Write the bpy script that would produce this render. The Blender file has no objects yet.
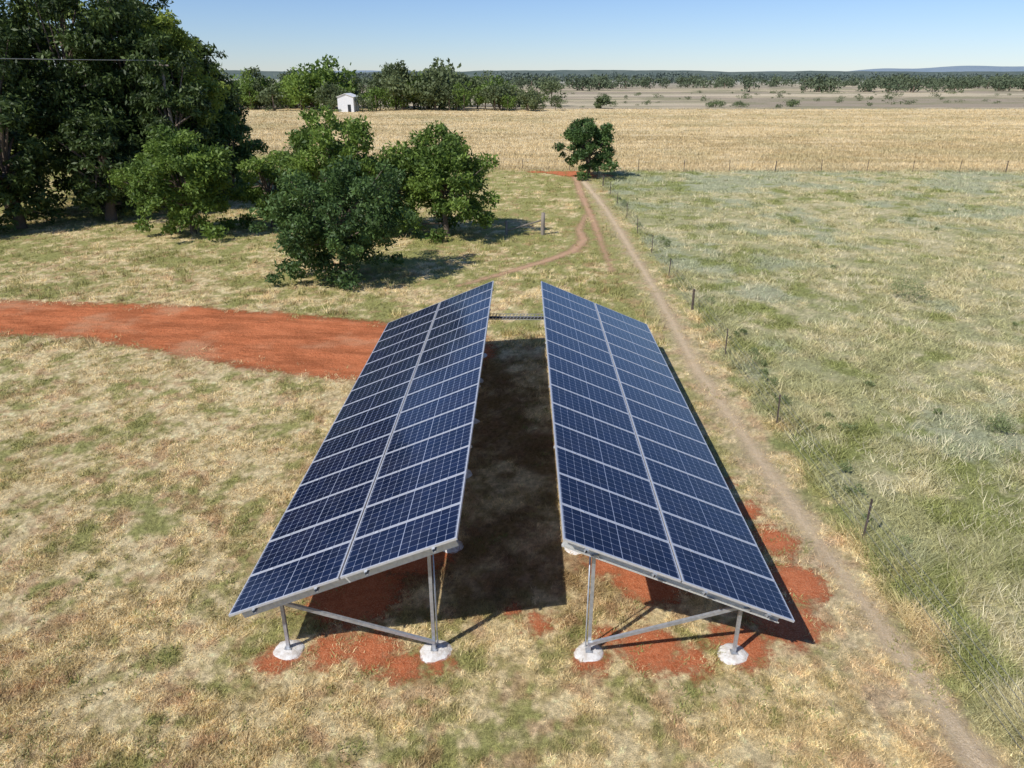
import bpy, math, numpy as np
from mathutils import Vector
R = np.random.RandomState
sc = bpy.context.scene
sc.view_settings.view_transform = 'Standard'
sc.view_settings.look = 'None'
sc.view_settings.exposure = 0
sc.view_settings.gamma = 1

# ------------------------------------------------------------ helpers
def link(o, parent=None):
    sc.collection.objects.link(o)
    if parent is not None:
        o.parent = parent
    return o

def empty(name, loc=(0, 0, 0)):
    e = bpy.data.objects.new(name, None)
    e.empty_display_size = 0.3
    e.location = loc
    return link(e)

def mesh_arr(name, V, F, mat=None, parent=None, attrs=None, smooth=False, uv=None):
    V = np.asarray(V, dtype=np.float32); F = np.asarray(F, dtype=np.int32)
    me = bpy.data.meshes.new(name)
    k = F.shape[1]
    me.vertices.add(len(V)); me.vertices.foreach_set('co', V.ravel())
    me.loops.add(F.size); me.loops.foreach_set('vertex_index', F.ravel())
    me.polygons.add(len(F))
    me.polygons.foreach_set('loop_start', np.arange(0, F.size, k, dtype=np.int32))
    me.update(calc_edges=True)
    if smooth:
        me.polygons.foreach_set('use_smooth', np.ones(len(F), dtype=bool))
    if attrs:
        for an, av in attrs.items():
            av = np.asarray(av, dtype=np.float32)
            if av.ndim == 2:
                a = me.attributes.new(an, 'FLOAT_COLOR', 'POINT')
                a.data.foreach_set('color', np.concatenate([av, np.ones((len(av), 1), np.float32)], 1).ravel())
            else:
                a = me.attributes.new(an, 'FLOAT', 'POINT')
                a.data.foreach_set('value', av)
    if uv is not None:
        l = me.uv_layers.new(name='UVMap')
        l.data.foreach_set('uv', np.asarray(uv, dtype=np.float32).ravel())
    if mat: me.materials.append(mat)
    return link(bpy.data.objects.new(name, me), parent)

class Geo:
    def __init__(s): s.v = []; s.f = []
    def quad(s, a, b, c, d):
        n = len(s.v); s.v += [a, b, c, d]; s.f.append((n, n+1, n+2, n+3))
    def boxf(s, o, ax, ay, az):
        o, ax, ay, az = [np.array(t, float) for t in (o, ax, ay, az)]
        n = len(s.v)
        s.v += [o, o+ax, o+ax+ay, o+ay, o+az, o+ax+az, o+ax+ay+az, o+ay+az]
        for f in ((0,3,2,1),(4,5,6,7),(0,1,5,4),(1,2,6,5),(2,3,7,6),(3,0,4,7)):
            s.f.append(tuple(n+i for i in f))
    def beam(s, p, q, w, h, up=(0,0,1)):
        p = np.array(p, float); q = np.array(q, float); d = q-p; dn = d/np.linalg.norm(d)
        side = np.cross(dn, np.array(up, float)); side /= np.linalg.norm(side)
        u = np.cross(side, dn)
        s.boxf(p-side*w/2-u*h/2, d, side*w, u*h)
    def cbeam(s, p, q, w, h, t=0.006, up=(0,0,1), flip=1):
        p = np.array(p, float); q = np.array(q, float); d = q-p; dn = d/np.linalg.norm(d)
        side = np.cross(dn, np.array(up, float)); side /= np.linalg.norm(side); side = side*flip
        u = np.cross(side, dn)*flip
        s.boxf(p-side*w/2-u*h/2, d, side*t, u*h)
        s.boxf(p-side*(w/2-t-.0005)-u*h/2, d, side*(w-t), u*t)
        s.boxf(p-side*(w/2-t-.0005)+u*(h/2-t), d, side*(w-t), u*t)
        s.boxf(p+side*(w/2-t)-u*(h/2-t-.0005), d, side*t, u*h*.15)
        s.boxf(p+side*(w/2-t)+u*(h/2-t-.0005-h*.15), d, side*t, u*h*.15)
    def tube(s, pts, rad, k=7, cap=True):
        pts = [np.array(p, float) for p in pts]
        n0 = len(s.v)
        for i, p in enumerate(pts):
            d = pts[min(i+1, len(pts)-1)] - pts[max(i-1, 0)]
            d /= (np.linalg.norm(d)+1e-9)
            a = np.cross(d, [0.31, 0.9, 0.2] if abs(d[1]) < .9 else [1, 0, 0.1]); a /= np.linalg.norm(a)
            b = np.cross(d, a)
            for j in range(k):
                t = 2*math.pi*j/k
                s.v.append(p + (a*math.cos(t)+b*math.sin(t))*rad[i])
        for i in range(len(pts)-1):
            for j in range(k):
                j2 = (j+1) % k
                s.f.append((n0+i*k+j, n0+i*k+j2, n0+(i+1)*k+j2, n0+(i+1)*k+j))
        if cap:
            c = len(s.v); s.v.append(pts[-1])
            m = n0+(len(pts)-1)*k
            for j in range(k):
                s.f.append((m+j, m+(j+1) % k, c, c))
    def obj(s, name, mat, parent=None, smooth=False):
        me = bpy.data.meshes.new(name)
        fs = [tuple(dict.fromkeys(f)) for f in s.f]
        me.from_pydata([tuple(map(float, v)) for v in s.v], [], fs)
        if smooth:
            me.polygons.foreach_set('use_smooth', [True]*len(me.polygons))
        if mat: me.materials.append(mat)
        me.update()
        return link(bpy.data.objects.new(name, me), parent)

def _h(ix, iy, seed):
    n = (ix*374761393 + iy*668265263 + seed*974711) & 0x7fffffff
    n = ((n ^ (n >> 13))*1274126177) & 0x7fffffff
    n = n ^ (n >> 16)
    return (n & 0xffff)/65535.0
def vnoise(x, y, seed=0):
    x = np.asarray(x, float); y = np.asarray(y, float)
    xi = np.floor(x).astype(np.int64); yi = np.floor(y).astype(np.int64)
    fx = x-xi; fy = y-yi; fx = fx*fx*(3-2*fx); fy = fy*fy*(3-2*fy)
    a = _h(xi, yi, seed); b = _h(xi+1, yi, seed); c = _h(xi, yi+1, seed); d = _h(xi+1, yi+1, seed)
    return (a*(1-fx)+b*fx)*(1-fy)+(c*(1-fx)+d*fx)*fy
def fbm(x, y, seed=0, o=4, g=.55):
    r = 0; a = .5; t = 0
    for i in range(o):
        c, s_ = math.cos(i*.9+seed), math.sin(i*.9+seed)
        k = 2.03**i
        r = r+a*vnoise((x*c-y*s_)*k, (x*s_+y*c)*k, seed+i*17); t += a; a *= g
    return r/t
def ss(v, lo, hi):
    t = np.clip((v-lo)/(hi-lo), 0, 1); return t*t*(3-2*t)
def lerp(a, b, f):
    f = np.asarray(f)[..., None]; return np.asarray(a)*(1-f)+np.asarray(b)*f

# ------------------------------------------------------------ node helpers
class N:
    def __init__(s, name):
        s.m = bpy.data.materials.new(name); s.m.use_nodes = True
        s.t = s.m.node_tree; s.n = s.t.nodes; s.l = s.t.links
        s.n.clear()
        s.out = s.n.new('ShaderNodeOutputMaterial')
    def put(s, sock, v):
        if isinstance(v, bpy.types.NodeSocket): s.l.new(v, sock)
        elif v is not None:
            if isinstance(v, (tuple, list)) and len(v) == 3 and sock.type == 'RGBA': v = (*v, 1)
            sock.default_value = v
    def math(s, op, a, b=None, c=None, clamp=False):
        n = s.n.new('ShaderNodeMath'); n.operation = op; n.use_clamp = clamp
        s.put(n.inputs[0], a)
        if b is not None: s.put(n.inputs[1], b)
        if c is not None: s.put(n.inputs[2], c)
        return n.outputs[0]
    def add(s, a, b): return s.math('ADD', a, b)
    def sub(s, a, b): return s.math('SUBTRACT', a, b)
    def mul(s, a, b): return s.math('MULTIPLY', a, b)
    def step(s, v, lo, hi):
        n = s.n.new('ShaderNodeMapRange'); n.interpolation_type = 'SMOOTHSTEP'
        s.put(n.inputs[0], v)
        if lo <= hi:
            n.inputs[1].default_value = lo; n.inputs[2].default_value = hi
            n.inputs[3].default_value = 0; n.inputs[4].default_value = 1
        else:
            n.inputs[1].default_value = hi; n.inputs[2].default_value = lo
            n.inputs[3].default_value = 1; n.inputs[4].default_value = 0
        return n.outputs[0]
    def noise(s, vec, scale, detail=4, rough=.55, dist=0):
        n = s.n.new('ShaderNodeTexNoise'); s.put(n.inputs['Vector'], vec)
        n.inputs['Scale'].default_value = scale; n.inputs['Detail'].default_value = detail
        n.inputs['Roughness'].default_value = rough; n.inputs['Distortion'].default_value = dist
        return n.outputs[0]
    def mix(s, f, a, b, mode='MIX'):
        n = s.n.new('ShaderNodeMix'); n.data_type = 'RGBA'; n.blend_type = mode
        s.put(n.inputs[0], f); s.put(n.inputs[6], a); s.put(n.inputs[7], b)
        return n.outputs[2]
    def pos(s):
        return s.n.new('ShaderNodeNewGeometry').outputs['Position']
    def sep(s, v):
        n = s.n.new('ShaderNodeSeparateXYZ'); s.put(n.inputs[0], v); return n.outputs
    def comb(s, x, y, z):
        n = s.n.new('ShaderNodeCombineXYZ'); s.put(n.inputs[0], x); s.put(n.inputs[1], y); s.put(n.inputs[2], z); return n.outputs[0]
    def attr(s, name, out='Fac'):
        n = s.n.new('ShaderNodeAttribute'); n.attribute_name = name; return n.outputs[out]
    def bright(s, col, f):
        n = s.n.new('ShaderNodeVectorMath'); n.operation = 'SCALE'
        s.put(n.inputs[0], col); s.put(n.inputs[3], f); return n.outputs[0]
    def bump(s, h, strength=.5, dist=.05):
        n = s.n.new('ShaderNodeBump'); n.inputs['Strength'].default_value = strength
        n.inputs['Distance'].default_value = dist; s.put(n.inputs['Height'], h); return n.outputs[0]
    def princ(s, col, rough=.8, metal=0, spec=.3, normal=None, final=True):
        n = s.n.new('ShaderNodeBsdfPrincipled')
        s.put(n.inputs['Base Color'], col); s.put(n.inputs['Roughness'], rough)
        s.put(n.inputs['Metallic'], metal); n.inputs['Specular IOR Level'].default_value = spec
        if normal is not None: s.l.new(normal, n.inputs['Normal'])
        if final: s.l.new(n.outputs[0], s.out.inputs[0])
        return n.outputs[0]
    def diff(s, col, normal=None):
        n = s.n.new('ShaderNodeBsdfDiffuse'); s.put(n.inputs[0], col)
        if normal is not None: s.l.new(normal, n.inputs['Normal'])
        return n.outputs[0]
    def mixsh(s, f, a, b):
        n = s.n.new('ShaderNodeMixShader'); s.put(n.inputs[0], f); s.l.new(a, n.inputs[1]); s.l.new(b, n.inputs[2]); return n.outputs[0]

# ------------------------------------------------------------ layout (metres; array axis = +Y)
TRACK = [(-70, 27.5, 2.2), (-23, 28.2, 2.1), (-16, 27.6, 2.3), (-9.5, 25.6, 2.9), (-5.6, 24.4, 3.0), (-3.6, 24.2, 2.7)]
PATH = [(6.7, -6, .28), (6.75, 7.2, .30), (6.65, 9.3, .26), (6.5, 11.5, .22), (6.35, 14, .28), (6.2, 18, .24), (6.0, 22.5, .28), (6.25, 32.5, .25), (6.3, 45, .30), (6.3, 55, .30), (5.6, 76, .4)]
PATH2 = [(4.6, 36, .15), (4.9, 48, .3), (5.0, 62, .35), (5.3, 76, .4)]
CURVE = [(-3, 33, .2), (-.6, 35.8, .3), (1.4, 38.2, .35), (2.9, 40.4, .38), (3.8, 43.5, .38), (3.7, 46.5, .3), (4.6, 52, .2)]
PATCH = [(-3.3, 9.45, .45), (-2.6, 9.5, .5), (-2.0, 9.15, .4), (-4.2, 9.2, .35), (-1.4, 9.2, .25), (1.2, 9.3, .3), (1.6, 9.9, .3), (2.3, 9.6, .6), (2.9, 9.35, .4),
         (3.9, 9.7, .55), (4.9, 10.3, .65), (5.45, 11.4, .65), (5.45, 12.8, .55), (5.2, 14.0, .4), (5.0, 15.2, .25), (.35, 10.2, .3), (-.1, 10.6, .15), (1.75, 11.9, .4), (2.6, 11.5, .8), (2.0, 13, .8), (3.6, 12.6, 1.0), (-3.2, 11, 1.0), (-2.3, 12.4, 1.0), (-3.5, 14.5, .9), (3, 15, .9)]
TREEPATCH = [(1.5, 77, 1.0), (3.5, 76.5, 1.3), (5.6, 75.5, 2.4), (7.4, 74, 1.8)]

def sd_line(x, y, P):
    d = np.full(np.shape(x), -1e9)
    for (x0, y0, r0), (x1, y1, r1) in zip(P[:-1], P[1:]):
        dx, dy = x1-x0, y1-y0
        t = np.clip(((x-x0)*dx+(y-y0)*dy)/(dx*dx+dy*dy), 0, 1)
        d = np.maximum(d, (r0+(r1-r0)*t)-np.hypot(x-x0-dx*t, y-y0-dy*t))
    return d
def sd_pts(x, y, P):
    d = np.full(np.shape(x), -1e9)
    for a, b, r in P: d = np.maximum(d, r-np.hypot(x-a, y-b))
    return d
def goldY(x): return 78+np.maximum(-x, 0)*.5

# ------------------------------------------------------------ ground colour field (evaluated per vertex and per blade)
def field(x, y):
    nA = fbm(x*.10, y*.10, 1, 3); nB = fbm(x*.45, y*.45, 2, 4); nC = fbm(x*1.7, y*1.7, 3, 4); nD = fbm(x*6, y*6, 4, 3); nE = fbm(x*15, y*15, 5, 2)
    dry = lerp((.77, .62, .345), (.50, .385, .185), ss(nC*.4+nD*.6, .37, .66))
    gsum = nB*.30+nC*.34+nA*.14+nD*.22
    far = ss(y, 12, 36)
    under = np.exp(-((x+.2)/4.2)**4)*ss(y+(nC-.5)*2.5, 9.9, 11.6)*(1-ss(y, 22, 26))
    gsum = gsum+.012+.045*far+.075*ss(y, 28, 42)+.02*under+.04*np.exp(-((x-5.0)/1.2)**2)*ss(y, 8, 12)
    grn = lerp((.22, .24, .068), (.40, .38, .14), nD)
    left = lerp(dry, grn, .9*ss(gsum, .50, .64))
    soil = ss(fbm(x*2.4, y*2.4, 6, 4)+.05*np.exp(-((x-6.2)/1.0)**2), .59, .71)
    left = lerp(left, (.50, .31, .175), .55*soil)
    left = lerp(left, (.27, .15, .075), .75*under*ss(nC*.5+nB*.5, .35, .55))  # red-brown soil under the arrays, its colour darkened to deepen their shade
    wear = np.exp(-((x-6.2)/.75)**2)*ss(nC*.6+nB*.4, .36, .58)
    left = lerp(left, (.66, .51, .33), .6*wear)
    # right paddock
    tan = lerp((.61, .535, .31), (.42, .375, .19), ss(nC*.4+nD*.6, .37, .66))
    gg = lerp((.32, .315, .14), (.46, .44, .235), nD)
    blu = lerp((.31, .34, .21), (.44, .455, .30), nD)
    gre = lerp((.185, .210, .055), (.32, .34, .11), nD)
    nearf = 1-ss(x+3*(nB-.5)-.10*y, 8.6, 12.5)
    s2 = nB*.42+nC*.43+nA*.15
    right = lerp(tan, gg, .9*ss(s2+.09*nearf+.04*(1-ss(y, 10, 30)), .48, .63))
    s3 = fbm(x*.30+37, y*.30+11, 7, 5)
    right = lerp(right, blu, .7*ss(s3+.12*ss(y, 55, 72)+.05*(1-ss(y, 8, 20)), .57, .67))
    s4 = fbm(x*.6+91, y*.6-43, 8, 5, .6)
    right = lerp(right, gre, .8*ss(s4+.06*nearf+.06*(1-ss(y, 8, 20)), .56, .68))
    # golden field
    ns = fbm(x*.03, y*.22, 9, 5)
    gold = lerp((.66, .525, .295), (.53, .415, .22), ss(ns, .40, .60))
    gold = lerp(gold, (.72, .59, .36), .7*ss(fbm(x*.2, y*.5, 10, 4), .52, .66))
    gold = lerp(gold, (.45, .385, .20), .45*ss(nA, .5, .72))
    gold = lerp(gold, (.44, .35, .20), .6*(1-ss(y-goldY(x), 0, 5))*ss(nB, .3, .6))
    # far fields
    nf = fbm(x*.006, y*.022, 11, 4)
    fc = lerp((.34, .285, .21), (.50, .42, .28), ss(nf, .50, .60))
    fc = lerp(fc, (.27, .25, .155), .85*ss(fbm(x*.03, y*.06, 12, 5, .65), .48, .60))
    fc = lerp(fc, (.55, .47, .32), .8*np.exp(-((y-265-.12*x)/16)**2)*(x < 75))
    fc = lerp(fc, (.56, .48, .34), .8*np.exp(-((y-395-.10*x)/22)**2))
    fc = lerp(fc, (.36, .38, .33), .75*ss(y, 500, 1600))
    wob = (nC-.5)*1.6
    c = lerp(left, right, ss(x+wob, 6.9, 7.6))
    c = c*(1+(.85*(nE-.5))*(1-ss(y, 25, 60)))[..., None]
    c = lerp(c, gold, ss(y-np.maximum(-x, 0)*.5+wob*2, 77.2, 79))
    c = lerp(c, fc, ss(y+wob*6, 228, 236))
    return np.clip(c, 0, .85).astype(np.float32)

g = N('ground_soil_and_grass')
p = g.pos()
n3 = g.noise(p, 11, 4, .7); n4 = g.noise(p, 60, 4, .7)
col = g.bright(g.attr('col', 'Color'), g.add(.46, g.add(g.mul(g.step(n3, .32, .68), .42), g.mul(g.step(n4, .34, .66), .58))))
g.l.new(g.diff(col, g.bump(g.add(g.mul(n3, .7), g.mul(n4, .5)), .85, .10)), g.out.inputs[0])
M_ground = g.m

g = N('grass_blades')
col = g.bright(g.attr('col', 'Color'), g.add(.66, g.mul(g.attr('v'), .95)))
tr = g.n.new('ShaderNodeBsdfTranslucent'); g.l.new(col, tr.inputs[0])
g.l.new(g.mixsh(.25, g.diff(col), tr.outputs[0]), g.out.inputs[0])
M_grass = g.m

def soil_mat(name, ca, cb, cc, edge=.25, amp=.5, nsc=2.2, amax=1.0, strip=False):
    g = N(name)
    p = g.pos(); d = g.attr('d')
    a = g.noise(p, nsc, 5, .7); b = g.noise(p, 7, 4, .7); c = g.noise(p, 45, 3, .7)
    al = g.step(g.add(d, g.mul(g.sub(g.add(g.mul(a, .5), g.add(g.mul(b, .3), g.mul(c, .2))), .5), amp)), -edge*.5, edge)
    if amax < 1: al = g.mul(al, amax)
    col = g.mix(g.step(g.add(g.mul(b, .5), g.mul(a, .5)), .40, .60), ca, cb)
    col = g.mix(g.mul(g.step(c, .48, .64), .75), col, cc)
    if strip:
        X, Y, Z = g.sep(p)
        q = g.add(Y, g.mul(X, .13))
        w = g.noise(g.comb(g.mul(X, .3), g.mul(q, 1.1), 0.0), 1.5, 5, .7)
        col = g.bright(col, g.add(.76, g.mul(g.step(w, .36, .62), .42)))
        lg = g.noise(p, .35, 4, .6)
        col = g.mix(g.mul(g.step(lg, .50, .68), .55), col, (.68, .38, .21))
        clod = g.step(g.noise(p, 22, 3, .6), .60, .68)
        col = g.mix(g.mul(clod, .6), col, (.28, .075, .03))
    bs = g.diff(col, g.bump(g.add(g.mul(b, .6), g.mul(c, .4)), 1.0, .14 if strip else .08))
    t = g.n.new('ShaderNodeBsdfTransparent')
    g.l.new(g.mixsh(al, t.outputs[0], bs), g.out.inputs[0])
    return g.m
M_red = soil_mat('red_soil', (.62, .205, .085), (.49, .145, .055), (.74, .32, .16), .45, 3.2, 1.0, 1.0, True)
M_redp = soil_mat('red_soil_spill', (.58, .185, .08), (.43, .125, .05), (.66, .31, .17), .30, 2.1, 3.0, .95)
M_path = soil_mat('sandy_soil', (.76, .59, .38), (.64, .48, .29), (.82, .68, .49), .40, 1.3, 1.3, .9)
M_path2 = soil_mat('reddish_soil', (.62, .39, .24), (.52, .31, .18), (.68, .48, .33), .35, 1.0, 1.4, .9)

def patch(name, fn, bb, res, z, mat, margin):
    x0, x1, y0, y1 = bb
    nx = int((x1-x0)/res)+1; ny = int((y1-y0)/res)+1
    gx, gy = np.meshgrid(np.linspace(x0, x1, nx), np.linspace(y0, y1, ny))
    d = fn(gx, gy)
    V = np.stack([gx.ravel(), gy.ravel(), np.full(gx.size, z)], 1)
    i = np.arange((ny-1)*(nx-1)); r = i//(nx-1); c = i % (nx-1)
    a = r*nx+c
    F = np.stack([a, a+1, a+nx+1, a+nx], 1)
    dd = d.ravel(); keep = dd[F].max(1) > -margin
    F = F[keep]; used = np.unique(F); mp = np.zeros(len(V), int); mp[used] = np.arange(len(used))
    return mesh_arr(name, V[used], mp[F], mat, None, {'d': dd[used]})

# ground: one sheet to the horizon, finer near the arrays
ty = np.concatenate([[-300, -60, -10, 0, 2], np.geomspace(3.5, 260, 680), np.geomspace(265, 14000, 120)])
tx = np.concatenate([[-30, -8, -3, -1.5], np.linspace(-1, 1, 640), [1.5, 3, 8, 30]])
W = np.maximum(ty, 3.5)*.80+6
GX = tx[None, :]*W[:, None]; GY = np.repeat(ty[:, None], len(tx), 1)
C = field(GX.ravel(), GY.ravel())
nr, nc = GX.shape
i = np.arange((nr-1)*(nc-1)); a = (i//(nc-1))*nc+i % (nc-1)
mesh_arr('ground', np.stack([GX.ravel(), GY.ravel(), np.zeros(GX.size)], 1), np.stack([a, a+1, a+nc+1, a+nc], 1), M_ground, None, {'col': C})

patch('red_dirt_track', lambda x, y: sd_line(x, y, TRACK), (-72, 0, 19, 33), .25, .004, M_red, 1.3)
patch('dirt_path', lambda x, y: sd_line(x, y, PATH), (4.5, 7.8, -6, 77), .1, .008, M_path, .7)
patch('dirt_path', lambda x, y: np.maximum(sd_line(x, y, PATH2), sd_line(x, y, CURVE)), (-4, 6.5, 32, 77), .12, .012, M_path2, .6)
patch('red_soil_patch', lambda x, y: sd_pts(x, y, PATCH), (-6, 7, 7, 17), .08, .016, M_redp, .8)
patch('red_soil_patch', lambda x, y: sd_pts(x, y, TREEPATCH), (-2, 12, 70, 81), .25, .016, M_redp, .8)

# ------------------------------------------------------------ grass
def tufts(name, X, Y, nb, h, spread, width, lean, seed, k=1.0, tint=None):
    r = R(seed); n = len(X); h = np.broadcast_to(h, n); spread = np.broadcast_to(spread, n); width = np.broadcast_to(width, n)
    idx = np.repeat(np.arange(n), nb); m = len(idx)
    bx = X[idx]+r.randn(m)*spread[idx]; by = Y[idx]+r.randn(m)*spread[idx]
    H = h[idx]*r.uniform(.5, 1.25, m); a = r.uniform(0, 2*np.pi, m); ln = H*r.uniform(lean[0], lean[1], m)
    a2 = r.uniform(0, np.pi, m); w = width[idx]*r.uniform(.6, 1.3, m)/2
    V = np.empty((m, 3, 3), np.float32)
    V[:, 0] = np.stack([bx-np.cos(a2)*w, by-np.sin(a2)*w, np.zeros(m)], 1)
    V[:, 1] = np.stack([bx+np.cos(a2)*w, by+np.sin(a2)*w, np.zeros(m)], 1)
    V[:, 2] = np.stack([bx+np.cos(a)*ln, by+np.sin(a)*ln, H], 1)
    tv = r.uniform(0, 1, n)[idx]*.45+r.uniform(0, 1, m)*.55
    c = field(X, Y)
    if tint is not None: c = lerp(c, tint[0], np.full(n, tint[1])).astype(np.float32)
    return mesh_arr(name, V.reshape(-1, 3), np.arange(m*3).reshape(-1, 3), M_grass, None, {'v': np.repeat(tv, 3)*k, 'col': np.repeat(c[idx], 3, 0)})

def sampleY(r, n, y0, y1, p):
    u = r.uniform(0, 1, n); q = 1-p
    return (y0**q+u*(y1**q-y0**q))**(1/q)

r = R(3)
n = 250000
Y = sampleY(r, n, 5.0, 98, 1.4); X = r.uniform(-1, 1, n)*(Y*.8+4)
foot = np.minimum.reduce([np.hypot(X-a, Y-9.43) for a in (-4.04, -1.49, 1.2, 3.71)])
cl = fbm(X*1.7, Y*1.7, 5)
keep = (X < 7.2) & (Y < goldY(X)+1) & (foot > .27) & (r.uniform(0, 1, n) < np.clip((cl-.30)*3.0, .08, 1))
bare = np.maximum.reduce([sd_line(X, Y, TRACK)*.4, sd_line(X, Y, PATH)*1.3, sd_line(X, Y, PATH2)*1.0, sd_line(X, Y, CURVE)*1.0, sd_pts(X, Y, PATCH)*.9, sd_pts(X, Y, TREEPATCH)*.6])
keep &= (bare+(r.uniform(0, 1, n)-.5)*.7+(fbm(X*1.1, Y*1.1, 41)-.5)*1.0 < .0)
X = X[keep]; Y = Y[keep]; cl = cl[keep]
hh = (.04+.0014*Y)*(.6+1.1*np.clip(cl-.35, 0, .5)*2)
tufts('grass', X, Y, 5, hh, .025+.0018*Y, .008+.0007*Y, (.3, 1.5), 11)
# small green weeds dotted through the dry lawn
n = 1900
Y = sampleY(r, n, 6, 40, 1.3); X = r.uniform(-1, 1, n)*(Y*.8+4)
keep = (X < 6.9) & (fbm(X*.5, Y*.5, 15) > .49) & (sd_line(X, Y, TRACK) < 0)
tufts('lawn_weeds', X[keep], Y[keep], 22, .07, .07, .022, (.4, 1.6), 17, .8, ((.24, .27, .08), .75))
# taller tussocks on the left
n = 5200
Y = sampleY(r, n, 24, 92, 1.2); X = r.uniform(-1, 1, n)*(Y*.8+5)
c2 = fbm(X*.35, Y*.35, 9)
keep = (X < 7) & (c2 > .5) & (Y < goldY(X)) & (sd_line(X, Y, TRACK) < -.3) & (sd_line(X, Y, CURVE) < -.3) & (sd_line(X, Y, PATH) < -.3) & (sd_line(X, Y, PATH2) < -.3)
tufts('tussock_grass', X[keep], Y[keep], 16, r.uniform(.15, .38, keep.sum()), .12, .035, (.2, .9), 12, .9)
# right paddock
n = 115000
Y = sampleY(r, n, 4.0, 80, 1.3); X = 7.1+r.uniform(0, 1, n)**1.05*(Y*.8+3)
c3 = fbm(X*.9, Y*.9, 21)
keep = (X < Y*.8+7) & (Y < 78) & (r.uniform(0, 1, n) < np.clip((c3-.27)*2.8, .08, 1))
X = X[keep]; Y = Y[keep]; c3 = c3[keep]
edge = np.exp(-((X-7.8)/.5)**2)
hh = (.055+.17*np.clip(c3-.33, 0, .5)*2+.10*edge)*(1+.003*Y)*R(4).uniform(.6, 1.4, len(X))
tufts('paddock_grass', X, Y, 7, hh, .06+.0016*Y, .009+.0008*Y, (.4, 1.8), 13, 1.1)
# pale dry seed-head clumps standing in the paddock
n = 3200
Y = sampleY(r, n, 5, 76, 1.25); X = 7.4+r.uniform(0, 1, n)*(Y*.8+3)
keep = (fbm(X*.4, Y*.4, 25) > .46) & (X < Y*.8+7)
tufts('seed_head_grass', X[keep], Y[keep], 16, r.uniform(.14, .34, keep.sum()), .12+.001*Y[keep], .010+.0007*Y[keep], (.3, 1.2), 18, 1.05, ((.66, .59, .39), .75))
# golden field
n = 80000
Y = sampleY(r, n, 77, 236, 1.4); X = r.uniform(-1, 1, n)*(Y*.8+6)
keep = Y > goldY(X)-.5
X = X[keep]; Y = Y[keep]
tufts('golden_field_grass', X, Y, 4, .26*R(5).uniform(.6, 1.3, len(X)), .25, .05+.0006*Y, (.2, .9), 14, .9)

# ------------------------------------------------------------ metals etc
def metal2(name, c, rough, var=.12, metallic=.7):
    g = N(name); p = g.pos(); a = g.noise(p, 14, 5, .6)
    col = g.mix(g.step(a, .3, .7), tuple(x*(1-var) for x in c), tuple(min(1, x*(1+var)) for x in c))
    g.princ(col, g.add(rough-.08, g.mul(a, .16)), metallic, .5)
    return g.m
M_galv = metal2('galvanised_steel', (.46, .48, .50), .45, .14, .6)
M_alu = metal2('aluminium_frame', (.66, .67, .69), .38, .05, .45)
M_beam = metal2('galvanised_rafter', (.60, .60, .57), .5, .10, .25)
M_back = metal2('white_backsheet', (.62, .63, .64), .6, .04, 0)
M_rust = metal2('weathered_picket', (.10, .075, .058), .8, .35, .1)
M_wire = metal2('fence_wire', (.25, .25, .245), .5, .1, .5)
M_cond = metal2('power_conductor', (.36, .36, .35), .5, .1, .2)
M_dark = metal2('black_plastic', (.03, .03, .033), .6, .1, 0)
g = N('weathered_wood'); p = g.pos(); X_, Y_, Z_ = g.sep(p)
a = g.noise(g.comb(g.mul(X_, 20), g.mul(Y_, 20), g.mul(Z_, 2)), 2, 5, .6)
g.princ(g.mix(a, (.16, .13, .10), (.34, .30, .25)), .9, 0, .2, g.bump(a, .5, .02)); M_wood = g.m
g = N('concrete'); p = g.pos(); a = g.noise(p, 9, 6, .7); b = g.noise(p, 60, 4, .7)
c = g.mix(g.step(a, .35, .7), (.78, .76, .72), (.55, .49, .42))
g.princ(c, .95, 0, .2, g.bump(g.add(a, b), .6, .03)); M_conc = g.m

# solar cell glass
g = N('solar_cells')
uvn = g.n.new('ShaderNodeUVMap').outputs[0]
U, V_, _ = g.sep(uvn)     # metres inside the panel
def celld(c, pitch, m):
    t = g.math('DIVIDE', g.sub(c, m), pitch)
    f = g.math('FRACT', t)
    return g.mul(g.sub(.5, g.math('ABSOLUTE', g.sub(f, .5))), pitch), t
du, tu = celld(U, .1565, .013); dv, tv = celld(V_, .163, .018)
line = g.math('MAXIMUM', g.step(du, .0030, .0018), g.step(dv, .0030, .0018))
diam = g.step(g.add(du, dv), .016, .014)
mid = g.step(g.math('ABSOLUTE', g.sub(V_, .996)), .0070, .006)
line = g.math('MAXIMUM', g.math('MAXIMUM', line, diam), mid)
bu = g.math('FRACT', g.mul(tu, 4)); bus = g.step(g.math('ABSOLUTE', g.sub(bu, .5)), .03, .015)
p = g.pos()
wn = g.n.new('ShaderNodeTexWhiteNoise'); wn.noise_dimensions = '3D'
g.l.new(g.comb(g.add(g.math('FLOOR', tu), g.mul(g.attr('pid'), 37.7)), g.math('FLOOR', tv), 0.0), wn.inputs[0])
cell = g.mix(wn.outputs[0], (.003, .007, .026), (.006, .012, .041))
cell = g.mix(g.mul(bus, .12), cell, (.16, .20, .30))
c = g.mix(g.mul(line, .68), cell, (.44, .49, .60))
dust = g.noise(p, 1.4, 5, .65)
c = g.mix(g.mul(g.step(dust, .35, .8), .022), c, (.5, .42, .33))
g.princ(c, g.add(.08, g.mul(dust, .10)), 0, .32)
M_cell = g.m

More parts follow.
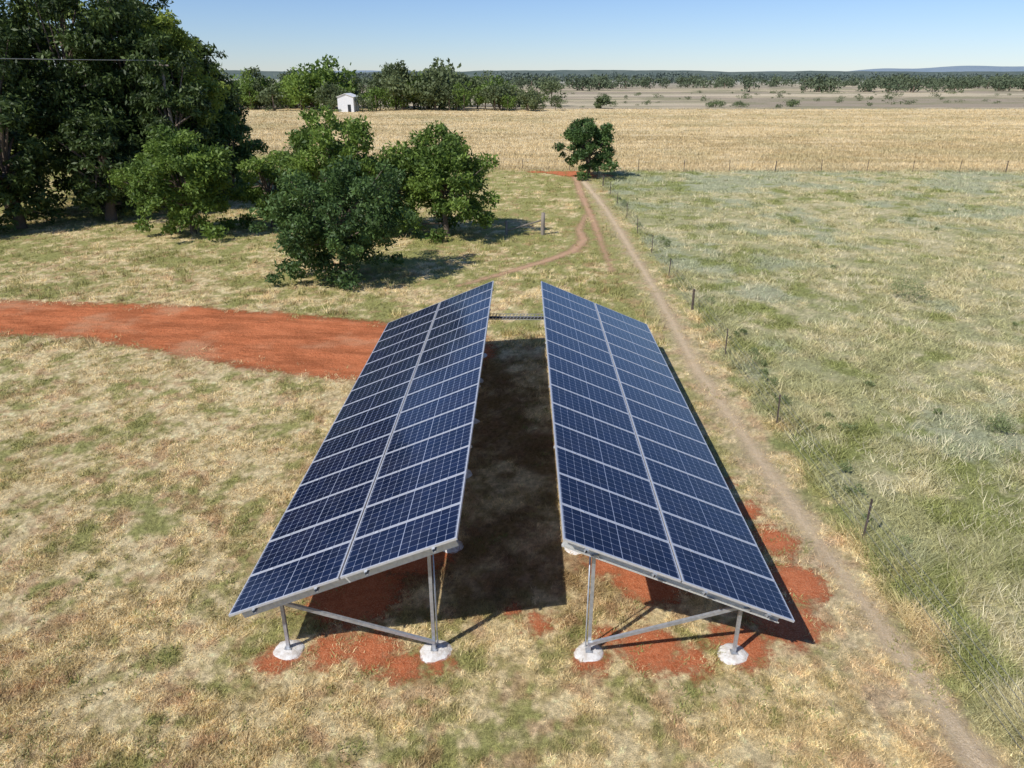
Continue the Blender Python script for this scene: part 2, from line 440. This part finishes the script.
# ------------------------------------------------------------ solar arrays
TILT = math.radians(22.5); NROW = 15; PL = 2.03; PW = .982; PY = 1.0; Y0 = 9.08
def solar_array(lowx, sgn, posts):
    root = empty('solar_panel_array', (lowx+sgn*2, Y0+7.5, 0))
    inv = -np.array([lowx+sgn*2, Y0+7.5, 0])
    S = np.array([sgn*math.cos(TILT), 0, math.sin(TILT)]); T = np.array([0, 1, 0.]); Nn = np.array([-sgn*math.sin(TILT), 0, math.cos(TILT)])
    O = np.array([lowx, Y0, 1.09])
    def Q(s, y, n): return O+S*s+T*y+Nn*n+inv
    fr = Geo(); bk = Geo(); cv = []; cuv = []; pid = []; clamps = Geo()
    rr = R(int(abs(lowx)*10))
    k = 0
    for i in range(NROW):
        for j in range(2):
            s0 = j*(PL+.035); y0 = i*PY+rr.uniform(-.002, .002); n0 = rr.uniform(-.0015, .0015); fw = .022; th = .04
            fr.boxf(Q(s0, y0, n0), S*PL, T*fw, Nn*th)
            fr.boxf(Q(s0, y0+PW-fw, n0), S*PL, T*fw, Nn*th)
            fr.boxf(Q(s0, y0+fw, n0), S*fw, T*(PW-2*fw), Nn*th)
            fr.boxf(Q(s0+PL-fw, y0+fw, n0), S*fw, T*(PW-2*fw), Nn*th)
            tw = rr.uniform(-.0012, .0012, 4)
            a, b, c, d = (Q(s0+fw-.002, y0+fw-.002, n0+.036+tw[0]), Q(s0+PL-fw+.002, y0+fw-.002, n0+.036+tw[1]), Q(s0+PL-fw+.002, y0+PW-fw+.002, n0+.036+tw[2]), Q(s0+fw-.002, y0+PW-fw+.002, n0+.036+tw[3]))
            L = PL-2*fw+.004; W = PW-2*fw+.004
            cv += [a, b, c, d]; cuv += [(0, 0), (0, L), (W, L), (W, 0)]; pid += [k]*4; k += 1
            bk.quad(*[q+Nn*-.008 for q in (a, b, c, d)])
            bk.boxf(Q(s0+.9, y0+.4, n0+.008), S*.12, T*.18, Nn*.017)
            if i < NROW-1:
                for ss_ in (.42, 1.6):
                    clamps.boxf(Q(s0+ss_, y0+PW-.012, .041), S*.06, T*.042, Nn*.006)
    mesh_arr('solar_cells', np.array(cv), np.arange(len(cv)).reshape(-1, 4), M_cell, root, {'pid': pid}, uv=np.array(cuv))
    fr.obj('panel_frames', M_alu, root); bk.obj('panel_backsheets', M_back, root); clamps.obj('mid_clamps', M_alu, root)
    pu = Geo()
    for s in (.45, 1.60, 2.5, 3.68):
        pu.cbeam(Q(s, -.03, -.034), Q(s, NROW*PY+.02, -.034), .05, .064, .004, up=Nn)
    pu.obj('purlins', M_galv, root)
    ra = Geo(); po = Geo(); br = Geo(); ft = Geo(); cond = Geo()
    sx, tx = posts
    ys = [9.43, 12.45, 15.45, 18.45, 21.45, 23.7]
    for yi, yy in enumerate(ys):
        y = yy-Y0
        yr = y if yi else .16     # end rafter sits right under the panel edge
        ra.cbeam(Q(.12, yr, -.066-.065), Q(4.02, yr, -.066-.065), .06, .125, .005, up=Nn, flip=-1)
        for (px, tall) in ((sx, 0), (tx, 1)):
            s = abs(px-lowx)/math.cos(TILT)
            top = (Q(s, y, -.20)-inv)[2]+.06
            base = np.array([px, yy+.065, 0])+inv
            po.beam(base, base+np.array([0, 0, top]), .055, .055, up=(0, 1, 0))
            po.boxf(base+np.array([-.06, -.06, .062]), (.12, 0, 0), (0, .12, 0), (0, 0, .008))
            if yi == 0:
                po.boxf(base+np.array([-.045, -.28, top-.07]), (.09, 0, 0), (0, .25, 0), (0, 0, .045))
            q = R(int(abs(px)*100)+yi); K = 26
            c0 = len(ft.v); rings = [(.265, .0), (.245, .018), (.19, .036), (.12, .05), (.05, .056)]
            ph = q.uniform(.74, 1.22, K)
            for _ in range(2): ph = (ph+np.roll(ph, 1)+np.roll(ph, -1))/3
            for (rad, z) in rings:
                for t in range(K):
                    an = 2*math.pi*t/K; rr2 = rad*ph[t]*(.96+q.uniform(0, .08))
                    ft.v.append(base+np.array([math.cos(an)*rr2, math.sin(an)*rr2, z+q.uniform(-.005, .005)*(z > 0)]))
            for m in range(len(rings)-1):
                for t in range(K):
                    t2 = (t+1) % K
                    ft.f.append((c0+m*K+t, c0+m*K+t2, c0+(m+1)*K+t2, c0+(m+1)*K+t))
            ft.f.append(tuple(c0+(len(rings)-1)*K+t for t in range(K)))
        ps = np.array([sx, yy+.005, 0])+inv; pt = np.array([tx, yy+.005, 0])+inv
        s = abs(sx-lowx)/math.cos(TILT); zt = (Q(s, y, -.20)-inv)[2]
        br.beam(ps+np.array([-sgn*.04, 0, zt-.08]), pt+np.array([sgn*.02, 0, .27]), .05, .06, up=(0, 0, 1))
    cond.tube([np.array([tx+sgn*.05, 9.6, .05])+inv, np.array([tx+sgn*.05, 9.6, 2.0])+inv], [.014, .014], 8)
    ra.obj('rafters', M_beam, root); po.obj('posts', M_galv, root); br.obj('diagonal_braces', M_galv, root)
    ft.obj('concrete_footings', M_conc, root, smooth=True); cond.obj('cable_conduit', M_galv, root, True)
solar_array(-4.755, 1, (-4.04, -1.49))
solar_array(4.436, -1, (3.71, 1.20))

root = empty('cable_tray', (-.15, 21.55, 2.2)); ct = Geo()
x0, x1 = -1.25, .98
for yy in (-.13, .12):
    ct.boxf((x0, yy, .045), (x1-x0, 0, 0), (0, .008, 0), (0, 0, .018))
    ct.boxf((x0, yy, -.06), (x1-x0, 0, 0), (0, .008, 0), (0, 0, .018))
xx = x0
while xx < x1-.05:
    for yy in (-.128, .122):
        ct.boxf((xx, yy, -.043), (.022, 0, .0), (0, .004, 0), (0.05, 0, .089))
    ct.boxf((xx, -.122, -.058), (.03, 0, 0), (0, .24, 0), (0, 0, .005)); xx += .11
ct.obj('tray_rails', M_galv, root)
cb = Geo()
for yy in (-.06, 0, .05):
    cb.tube([(x0-.2, yy, -.03), (x0+.6, yy+.01, -.035), (x1-.5, yy-.01, -.03), (x1+.2, yy, -.03)], [.018]*4, 8)
cb.obj('cables', M_dark, root, True)

# ------------------------------------------------------------ fences
def fence(name, pts, spacing, hgt, seed, thick=.045, wires=(.15, .35, .6, .85, 1.0), wr=.0028, wood=5):
    root = empty(name, (pts[0][0], pts[0][1], 0)); inv = -np.array([pts[0][0], pts[0][1], 0.])
    q = R(seed); po = Geo(); wi = Geo(); prev = None; P = []
    for (a, b) in zip(pts[:-1], pts[1:]):
        a = np.array(a, float); b = np.array(b, float); L = np.linalg.norm(b-a); n = max(1, int(round(L/spacing)))
        for i in range(n): P.append(a+(b-a)*i/n+q.uniform(-.04, .04, 2))
    P.append(np.array(pts[-1], float))
    for i, pp in enumerate(P):
        base = np.array([pp[0], pp[1], -.0])+inv; ln = q.uniform(-.06, .06, 2)
        H = hgt*q.uniform(.92, 1.08); tip = base+np.array([ln[0], ln[1], H])
        if i % wood == wood-1:
            po.tube([base, (base+tip)/2, tip], [.055, .05, .045], 8)
        else:
            po.beam(base, tip, thick, .012, up=(0, 1, 0.01)); po.beam(base+np.array([0, .02, 0]), tip+np.array([0, .02, 0]), .010, thick*.7, up=(0, 1, .01))
        if prev is not None:
            for w in wires:
                m = (prev+base)/2+np.array([0, 0, w*hgt*.92-.015])
                wi.tube([prev+np.array([0, 0, w*hgt*.92]), m, base+np.array([0, 0, w*hgt*.92])], [wr]*3, 4, False)
        prev = base
    po.obj('pickets', M_rust, root); wi.obj('wires', M_wire, root)
fence('wire_fence', [(7.45, -4), (7.35, 24), (7.4, 77.6)], 5.2, 1.0, 1, .045, wr=.004, wood=7)
fence('wire_fence', [(7.4, 77.7), (60, 77.6), (110, 78)], 5.0, 1.15, 2, .06)
fence('wire_fence', [(5.0, 78.4), (0, 79.2), (-40, 98.5)], 5.5, 1.1, 3, .06)
root = empty('strainer_post', (1.3, 45, 0)); sp = Geo()
sp.tube([(0, 0, 0), (0, 0, .7), (.01, 0, 1.38)], [.13, .125, .12], 12)
sp.tube([(-2.3, .1, 0), (-2.3, .1, .85)], [.08, .075], 10)
sp.tube([(-2.25, .1, .25), (-.12, 0, .9)], [.045, .045], 8)
sp.obj('timber_posts', M_wood, root, True)
sw = Geo()
for z in (.2, .4, .6, .78):
    sw.tube([(-2.3, .1, z), (-.1, 0, z+.1)], [.006, .006], 5, False)
sw.obj('wires', M_wire, root)

# ------------------------------------------------------------ vegetation
def leafmat(name, ca, cb, trans=.28):
    g = N(name); v = g.attr('v')
    c = g.mix(v, ca, cb)
    pr = g.princ(c, .55, 0, .3, final=False) if trans > .15 else g.diff(c)
    tr = g.n.new('ShaderNodeBsdfTranslucent'); g.l.new(g.bright(c, 1.15), tr.inputs[0])
    g.l.new(g.mixsh(trans, pr, tr.outputs[0]), g.out.inputs[0]); return g.m
g = N('bark'); p = g.pos(); a = g.noise(p, 8, 5, .7)
g.princ(g.mix(a, (.09, .065, .045), (.24, .19, .145)), .95, 0, .1, g.bump(a, .6, .05)); M_bark = g.m
L_dark = leafmat('foliage_dark_green', (.014, .030, .008), (.11, .16, .038), .22)
L_mid = leafmat('foliage_mid_green', (.050, .095, .018), (.24, .34, .062), .32)
L_blue = leafmat('foliage_deep_green', (.028, .062, .018), (.135, .22, .058))
L_lite = leafmat('foliage_light_green', (.075, .115, .024), (.34, .42, .075), .35)
L_gum = leafmat('foliage_gum', (.055, .080, .032), (.20, .24, .10))
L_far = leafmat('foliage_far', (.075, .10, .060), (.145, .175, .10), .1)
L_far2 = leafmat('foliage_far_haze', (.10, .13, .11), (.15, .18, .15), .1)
L_weed = leafmat('foliage_weed', (.13, .16, .06), (.31, .355, .155))

def leaves(centers, crad, n, leaf, q, flat=.75, aspect=.42, droop=0.):
    K = len(centers); w = crad**2; idx = q.choice(K, n, p=w/w.sum())
    u = q.randn(n, 3); u /= np.linalg.norm(u, axis=1)[:, None]
    rad = crad[idx]*q.uniform(.2, 1, n)**.6*q.uniform(.7, 1.2, n)
    off = u*rad[:, None]; off[:, 2] *= flat
    C = centers[idx]+off
    a = u*.6+q.randn(n, 3)*.7; a[:, 2] -= droop; a /= np.linalg.norm(a, axis=1)[:, None]
    b = np.cross(a, q.randn(n, 3)); b /= np.linalg.norm(b, axis=1)[:, None]
    L = leaf*q.uniform(.6, 1.4, n)[:, None]
    V = np.stack([C-a*L/2, C+b*L*aspect/2, C+a*L/2, C-b*L*aspect/2], 1).reshape(-1, 3)
    tone = q.uniform(0, 1, K)[idx]*.55+q.uniform(0, 1, n)*.45
    return V, np.repeat(tone, 4)

def crown(q, h, rx, cb, K, lump=.3, top=1.0, irr=.0):
    u = q.randn(K, 3); u /= np.linalg.norm(u, axis=1)[:, None]
    rr = q.uniform(.2, 1, K)**.45*q.uniform(.72, 1.05, K)
    if irr > 0:
        az = np.arctan2(u[:, 1], u[:, 0])*1.1+3.5; elv = u[:, 2]*1.6+4
        sd = q.randint(1, 999)
        rr = rr*(1-irr+2*irr*vnoise(az, elv, sd)+irr*.7*(vnoise(az*2.2, elv*2.2, sd+7)-.5))
    cz = (h+cb)/2; hz = (h-cb)/2
    c = u*rr[:, None]*np.array([rx, rx, hz])*np.array([.86, .86, .88])
    zz = c[:, 2]/hz
    c[:, 0:2] *= np.clip(1-np.maximum(zz, 0)*(1-top), .2, 1)[:, None]
    c[:, 2] += cz
    cr = q.uniform(.5, 1.3, K)*lump*rx
    return c, cr

def tree(name, x, y, h, rx, mat, n, leaf, seed, cb=.4, K=45, lump=.28, tr=.16, top=.8, flat=.7, droop=0., aspect=.42, irr=.32, skirt=0):
    q = R(seed); root = empty(name, (x, y, 0))
    c, cr = crown(q, h, rx, cb, K, lump, top, irr)
    if skirt:
        a = q.uniform(0, 6.283, skirt); rad = rx*q.uniform(.2, .8, skirt)
        c = np.concatenate([c, np.stack([np.cos(a)*rad, np.sin(a)*rad, q.uniform(.3, .22*h, skirt)], 1)]); cr = np.concatenate([cr, q.uniform(.7, 1.2, skirt)*lump*rx])
    V, v = leaves(c, cr, n, leaf, q, flat, aspect, droop)
    V[:, 2] = np.maximum(V[:, 2], .05)
    mesh_arr('foliage', V, np.arange(len(V)).reshape(-1, 4), mat, root, {'v': v})
    K = len(c)
    t = Geo(); lean = q.uniform(-.25, .25, 2); fork = max(.4, h*.2)
    p0 = np.zeros(3); p1 = np.array([lean[0]*.5, lean[1]*.5, fork*.6]); p2 = np.array([lean[0], lean[1], fork]); p3 = np.array([lean[0]*1.6, lean[1]*1.6, h*.72])
    t.tube([p0, p1, p2, (p2+p3)/2+q.uniform(-.15, .15, 3), p3], [tr*1.35, tr, tr*.85, tr*.5, tr*.15], 9)
    order = q.permutation(K)[:min(K, 30)]
    for i in order:
        s = p2+(p3-p2)*q.uniform(0, .6) if c[i, 2] > fork else p1
        m = (s+c[i])/2+q.uniform(-.15, .15, 3)*rx*.3+np.array([0, 0, .024*h])
        t.tube([s, m, c[i]], [tr*.42, tr*.26, tr*.08], 6)
    t.obj('trunk', M_bark, root, True)

# mid-ground trees
tree('tree', -20.9, 45, 6.4, 4.3, L_mid, 21000, .27, 31, cb=.5, K=100, lump=.165, top=.75, skirt=10)
tree('tree', -16.6, 47.5, 4.9, 2.9, L_mid, 9000, .25, 32, cb=.4, K=50, lump=.21, skirt=6)
tree('tree', -8.9, 34.2, 5.7, 4.3, L_blue, 27000, .21, 33, cb=.15, K=130, lump=.15, top=.85, irr=.42, skirt=14)
tree('tree', -11.3, 43.5, 8.2, 4.1, L_mid, 18000, .27, 34, cb=.6, K=85, lump=.175, top=.85, irr=.4, skirt=8)
tree('tree', -4.7, 44.4, 6.7, 4.6, L_mid, 19000, .27, 35, cb=.5, K=90, lump=.16, top=.65, irr=.42, skirt=8)
tree('tree', -8.4, 47, 5.4, 3.0, L_mid, 9000, .26, 36, cb=.4, K=40, lump=.24, skirt=6)
tree('tree', 6.4, 72.5, 5.8, 3.6, L_blue, 11000, .31, 37, cb=.4, K=65, lump=.18, tr=.2, top=.7, irr=.42, skirt=3)
# tall grove, left
grove = [(-36.5, 51, 17.5, 6.2, L_dark), (-32, 54, 18, 5.6, L_dark), (-29, 56.5, 17.5, 4.8, L_dark), (-26.2, 58, 16.3, 3.9, L_lite), (-38.5, 42, 9, 4.2, L_dark),
         (-31, 63, 19, 6, L_dark), (-26.6, 63, 13, 4.4, L_dark), (-33, 46.5, 8.6, 3.6, L_dark), (-28.6, 49.5, 8, 3.4, L_dark), (-25.0, 53.6, 11.6, 3.8, L_dark), (-36, 59, 17, 5.5, L_lite),
         (-30.5, 53, 11, 4, L_dark), (-35.5, 44, 6.5, 3.2, L_mid), (-23.6, 59, 7.0, 3.2, L_blue), (-29.5, 66, 15, 5, L_dark)]
for i, (x, y, h, rr_, mt) in enumerate(grove):
    tree('tall_tree', x, y, h, rr_, mt, int(2100*rr_*h/17*1.35)+3500, .38, 60+i, cb=.3, K=int(80+h*4), lump=.19, tr=.3, top=.6, droop=.4, aspect=.36, irr=.3, skirt=8)

def mass(name, specs, mat, seed, leaf_k, K=16, lump=.38, aspect=.6):
    q = R(seed); VV = []; vv = []; t = Geo()
    for (x, y, h, rx, n) in specs:
        c, cr = crown(q, h, rx, 0, K, lump, .75, .25)
        V, v = leaves(c, cr, n, leaf_k*min(rx, h), q, .8*min(1, h/rx*1.3), aspect)
        V[:, 2] = np.maximum(V[:, 2], .02); V += np.array([x, y, 0]); VV.append(V); vv.append(v*.6+q.uniform(0, .4))
        t.tube([(x, y, 0), (x, y, h*.6)], [min(rx, h)*.05, min(rx, h)*.03], 5)
    V = np.concatenate(VV); root = empty(name)
    mesh_arr('foliage', V, np.arange(len(V)).reshape(-1, 4), mat, root, {'v': np.concatenate(vv)})
    t.obj('trunks', M_bark, root)
q = R(7); sp_ = []; sp2 = []
for i in range(120):
    x = q.uniform(-96, 11); y = q.uniform(216, 262)
    h = (3.2+8.5*fbm(x*.10, y*0, 51, 3)+q.uniform(-2.0, 2.2))*(1.45 if q.rand() < .14 else 1)
    if x > -6: h *= .72
    if abs(x+49.3) < 4.6 and y < 234: continue
    (sp_ if q.rand() < .62 else sp2).append((x, y, h, h*q.uniform(.4, .72), 850))
sp_ += [(-38, 228, 16.5, 5.6, 1700), (-44, 242, 14, 5.4, 1500), (-80, 230, 14, 5.5, 1500), (-71, 238, 12.5, 5, 1400), (-27, 236, 13, 4.4, 1300), (-54, 238, 10.5, 5, 1200),
        (-53.2, 214, 4.6, 2.3, 900), (-45.2, 213.5, 5.4, 2.3, 900), (-42.5, 214, 4, 2.6, 600), (-50.8, 209.4, 1.1, 1.3, 350)]
mass('distant_trees', sp_, L_gum, 71, .14)
mass('distant_trees', sp2, L_mid, 76, .14)
sp_ = []
for i in range(700):
    y = q.uniform(470, 1000); x = q.uniform(-.25, .86)*y
    if fbm(x*.010, y*.014, 44) < .48: continue
    h = q.uniform(3.5, 10.5); sp_.append((x, y, h, h*q.uniform(.6, 1.4), 210))
mass('distant_trees', sp_, L_far, 72, .20)
sp_ = []
for i in range(700):
    y = q.uniform(1000, 2300); x = q.uniform(-.3, .86)*y
    if fbm(x*.004, y*.006, 48) < .43: continue
    h = q.uniform(6, 14); sp_.append((x, y, h, h*q.uniform(1.4, 3.4), 180))
mass('distant_trees', sp_, L_far2, 73, .30)
sp_ = []
for i in range(120):
    y = q.uniform(240, 470); x = q.uniform(.04, .84)*y; h = q.uniform(.5, 2.0)
    sp_.append((x, y, h, h*q.uniform(.8, 2.4), 130))
sp_ += [(24, 236, 4.2, 3.0, 600), (62, 246, 1.8, 4, 500), (70, 248, 1.6, 4, 400), (88, 250, 2, 3, 400)]
mass('distant_shrubs', sp_, L_gum, 74, .25)
sp_ = [(17.3, 31, .9, 1.0, 1800), (20.5, 22.5, .6, .5, 500), (13.5, 18, .5, .5, 500)]
for i in range(60):
    y = q.uniform(6, 60); x = 7.7+abs(q.randn())*.6 if q.rand() < .75 else q.uniform(8, 8+y*.7)
    h = q.uniform(.12, .36); sp_.append((x, y, h, h*q.uniform(.6, 1.2), 240))
def weeds(name, specs, mat, seed):
    q = R(seed); VV = []; vv = []
    for (x, y, h, rx, n) in specs:
        c, cr = crown(q, h, rx, .02, 12, .4, .8)
        V, v = leaves(c, cr, n, .075, q, .9, .3, -.5); V[:, 2] = np.maximum(V[:, 2], .01)
        V += np.array([x, y, 0]); VV.append(V); vv.append(v)
    V = np.concatenate(VV)
    mesh_arr(name, V, np.arange(len(V)).reshape(-1, 4), mat, None, {'v': np.concatenate(vv)})
weeds('low_weeds', sp_, L_weed, 75)

# ------------------------------------------------------------ hills
def hill(name, y, x0, x1, base, amp, sx, seed, col, col2, peak=None):
    n = 320; xs = np.linspace(x0, x1, n); z = base+amp*fbm(xs/sx, xs*0, seed, 6, .6)
    if peak is not None:
        for (px, pw, ph) in peak: z = z+ph*np.exp(-((xs-px)/pw)**2)
    rows = [(-1.0, 0), (-.5, .45), (0, 1), (.6, .6), (1.3, 0)]
    V = []
    for (dy, k) in rows:
        jit = fbm(xs/sx*2, xs*0+dy*3, seed+5)-.5
        V.append(np.stack([xs, np.full(n, y+dy*y*.12)+jit*y*.03, z*k*(1+jit*.15 if 0 < k < 1 else 1)], 1))
    V = np.concatenate(V); F = [(r_*n+c, r_*n+c+1, (r_+1)*n+c+1, (r_+1)*n+c) for r_ in range(4) for c in range(n-1)]
    g = N(name+'_hazy_forest'); p = g.pos(); a = g.noise(p, .012, 6, .7); b = g.noise(p, .05, 4, .7)
    g.princ(g.mix(g.step(g.add(g.mul(a, .5), g.mul(b, .5)), .4, .6), col, col2), 1, 0, 0)  # forest colours with bluish distance haze painted in
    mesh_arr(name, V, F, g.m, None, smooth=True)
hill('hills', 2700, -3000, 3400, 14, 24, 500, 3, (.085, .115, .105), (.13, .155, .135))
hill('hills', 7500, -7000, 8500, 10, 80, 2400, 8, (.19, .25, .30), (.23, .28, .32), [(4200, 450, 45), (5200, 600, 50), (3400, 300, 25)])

# ------------------------------------------------------------ farm shed
def painted(name, c):
    g = N(name); p = g.pos(); X, Y, Z = g.sep(p)
    rib = g.math('SINE', g.mul(g.add(X, Y), 30)); a = g.noise(p, .8, 4, .6)
    g.princ(g.mix(a, tuple(t*.88 for t in c), c), .6, 0, .3, g.bump(rib, .4, .02)); return g.m
M_wht = painted('white_cladding', (.80, .80, .79)); M_win = metal2('dark_opening', (.03, .035, .04), .2, .1, 0)
def shed(name, x, y, w, d, h, rh, roofm):
    root = empty(name, (x, y, 0)); b = Geo()
    b.boxf((-w/2, -d/2, 0), (w, 0, 0), (0, d, 0), (0, 0, h))
    n = len(b.v)
    for yy in (-d/2, d/2):
        b.v += [(-w/2, yy, h), (w/2, yy, h), (0, yy, h+rh)]
    b.f += [(n, n+1, n+2), (n+3, n+5, n+4)]
    b.obj('walls', M_wht, root)
    rf = Geo(); ov = .25
    for sg in (-1, 1):
        a = np.array([sg*(w/2+ov), -d/2-ov, h-ov*rh/(w/2)+.02]); t = np.array([-sg*(w/2+ov), 0, rh*(1+ov/(w/2))])
        rf.boxf(a, t, (0, d+2*ov, 0), (0, 0, .1))
    rf.obj('roof', roofm, root)
    wd = Geo(); wd.boxf((w*.12, -d/2-.03, 0), (w*.2, 0, 0), (0, .02, 0), (0, 0, h*.5))
    wd.obj('door', M_win, root)
shed('farm_shed', -49.2, 214.5, 4.4, 7, 3.9, .8, M_wht)

# ------------------------------------------------------------ power pole (inside the grove) and line
pxy = (-24.9, 53.2)
root = empty('power_pole', (*pxy, 0)); pp = Geo()
pp.tube([(0, 0, 0), (0, 0, 5), (0, 0, 10.1)], [.15, .13, .10], 12); pp.beam((-.5, 0, 9.9), (.5, 0, 9.9), .1, .1)
pp.obj('pole', M_wood, root)
root = empty('power_line', (0, 0, 0)); pl = Geo()
for o_ in (-.4, .4):
    a = np.array([-50, 26+o_, 10.7]); b = np.array([pxy[0], pxy[1]+o_, 10.2]); pts = []
    for i in range(13):
        t = i/12; pts.append(a+(b-a)*t-np.array([0, 0, .2*4*t*(1-t)]))
    pl.tube(pts, [.015]*13, 5, False)
pl.obj('conductors', M_cond, root)

# ------------------------------------------------------------ light, sky, camera
sd = Vector((-.70, -.62, 1.0)).normalized()
el = math.asin(sd.z); az = math.atan2(sd.x, sd.y)
w = bpy.data.worlds.new('World'); sc.world = w; w.use_nodes = True
nt = w.node_tree; bg = nt.nodes['Background']
sky = nt.nodes.new('ShaderNodeTexSky'); sky.sky_type = 'NISHITA'; sky.sun_disc = False
sky.sun_elevation = el; sky.sun_rotation = az % (2*math.pi); sky.altitude = 300
sky.air_density = 1.0; sky.dust_density = .05; sky.ozone_density = 4.0
tm = nt.nodes.new('ShaderNodeMix'); tm.data_type = 'RGBA'; tm.blend_type = 'MULTIPLY'; tm.inputs[0].default_value = 1.0
tm.inputs[7].default_value = (.84, .93, 1.18, 1)
nt.links.new(sky.outputs[0], tm.inputs[6]); nt.links.new(tm.outputs[2], bg.inputs[0]); bg.inputs[1].default_value = .102
L = bpy.data.lights.new('sun', 'SUN'); L.energy = 5.0; L.angle = math.radians(.5); L.color = (1, .965, .92)
lo = link(bpy.data.objects.new('sun', L)); lo.rotation_euler = sd.to_track_quat('Z', 'Y').to_euler(); lo.location = (-20, -20, 40)

cam = bpy.data.cameras.new('camera'); cam.sensor_width = 36; cam.lens = 24.96; cam.clip_end = 30000; cam.clip_start = .1
co = link(bpy.data.objects.new('camera', cam)); co.location = (0, 0, 9.22)
co.rotation_euler = (math.radians(90-23.45), 0, math.radians(.82))
sc.camera = co
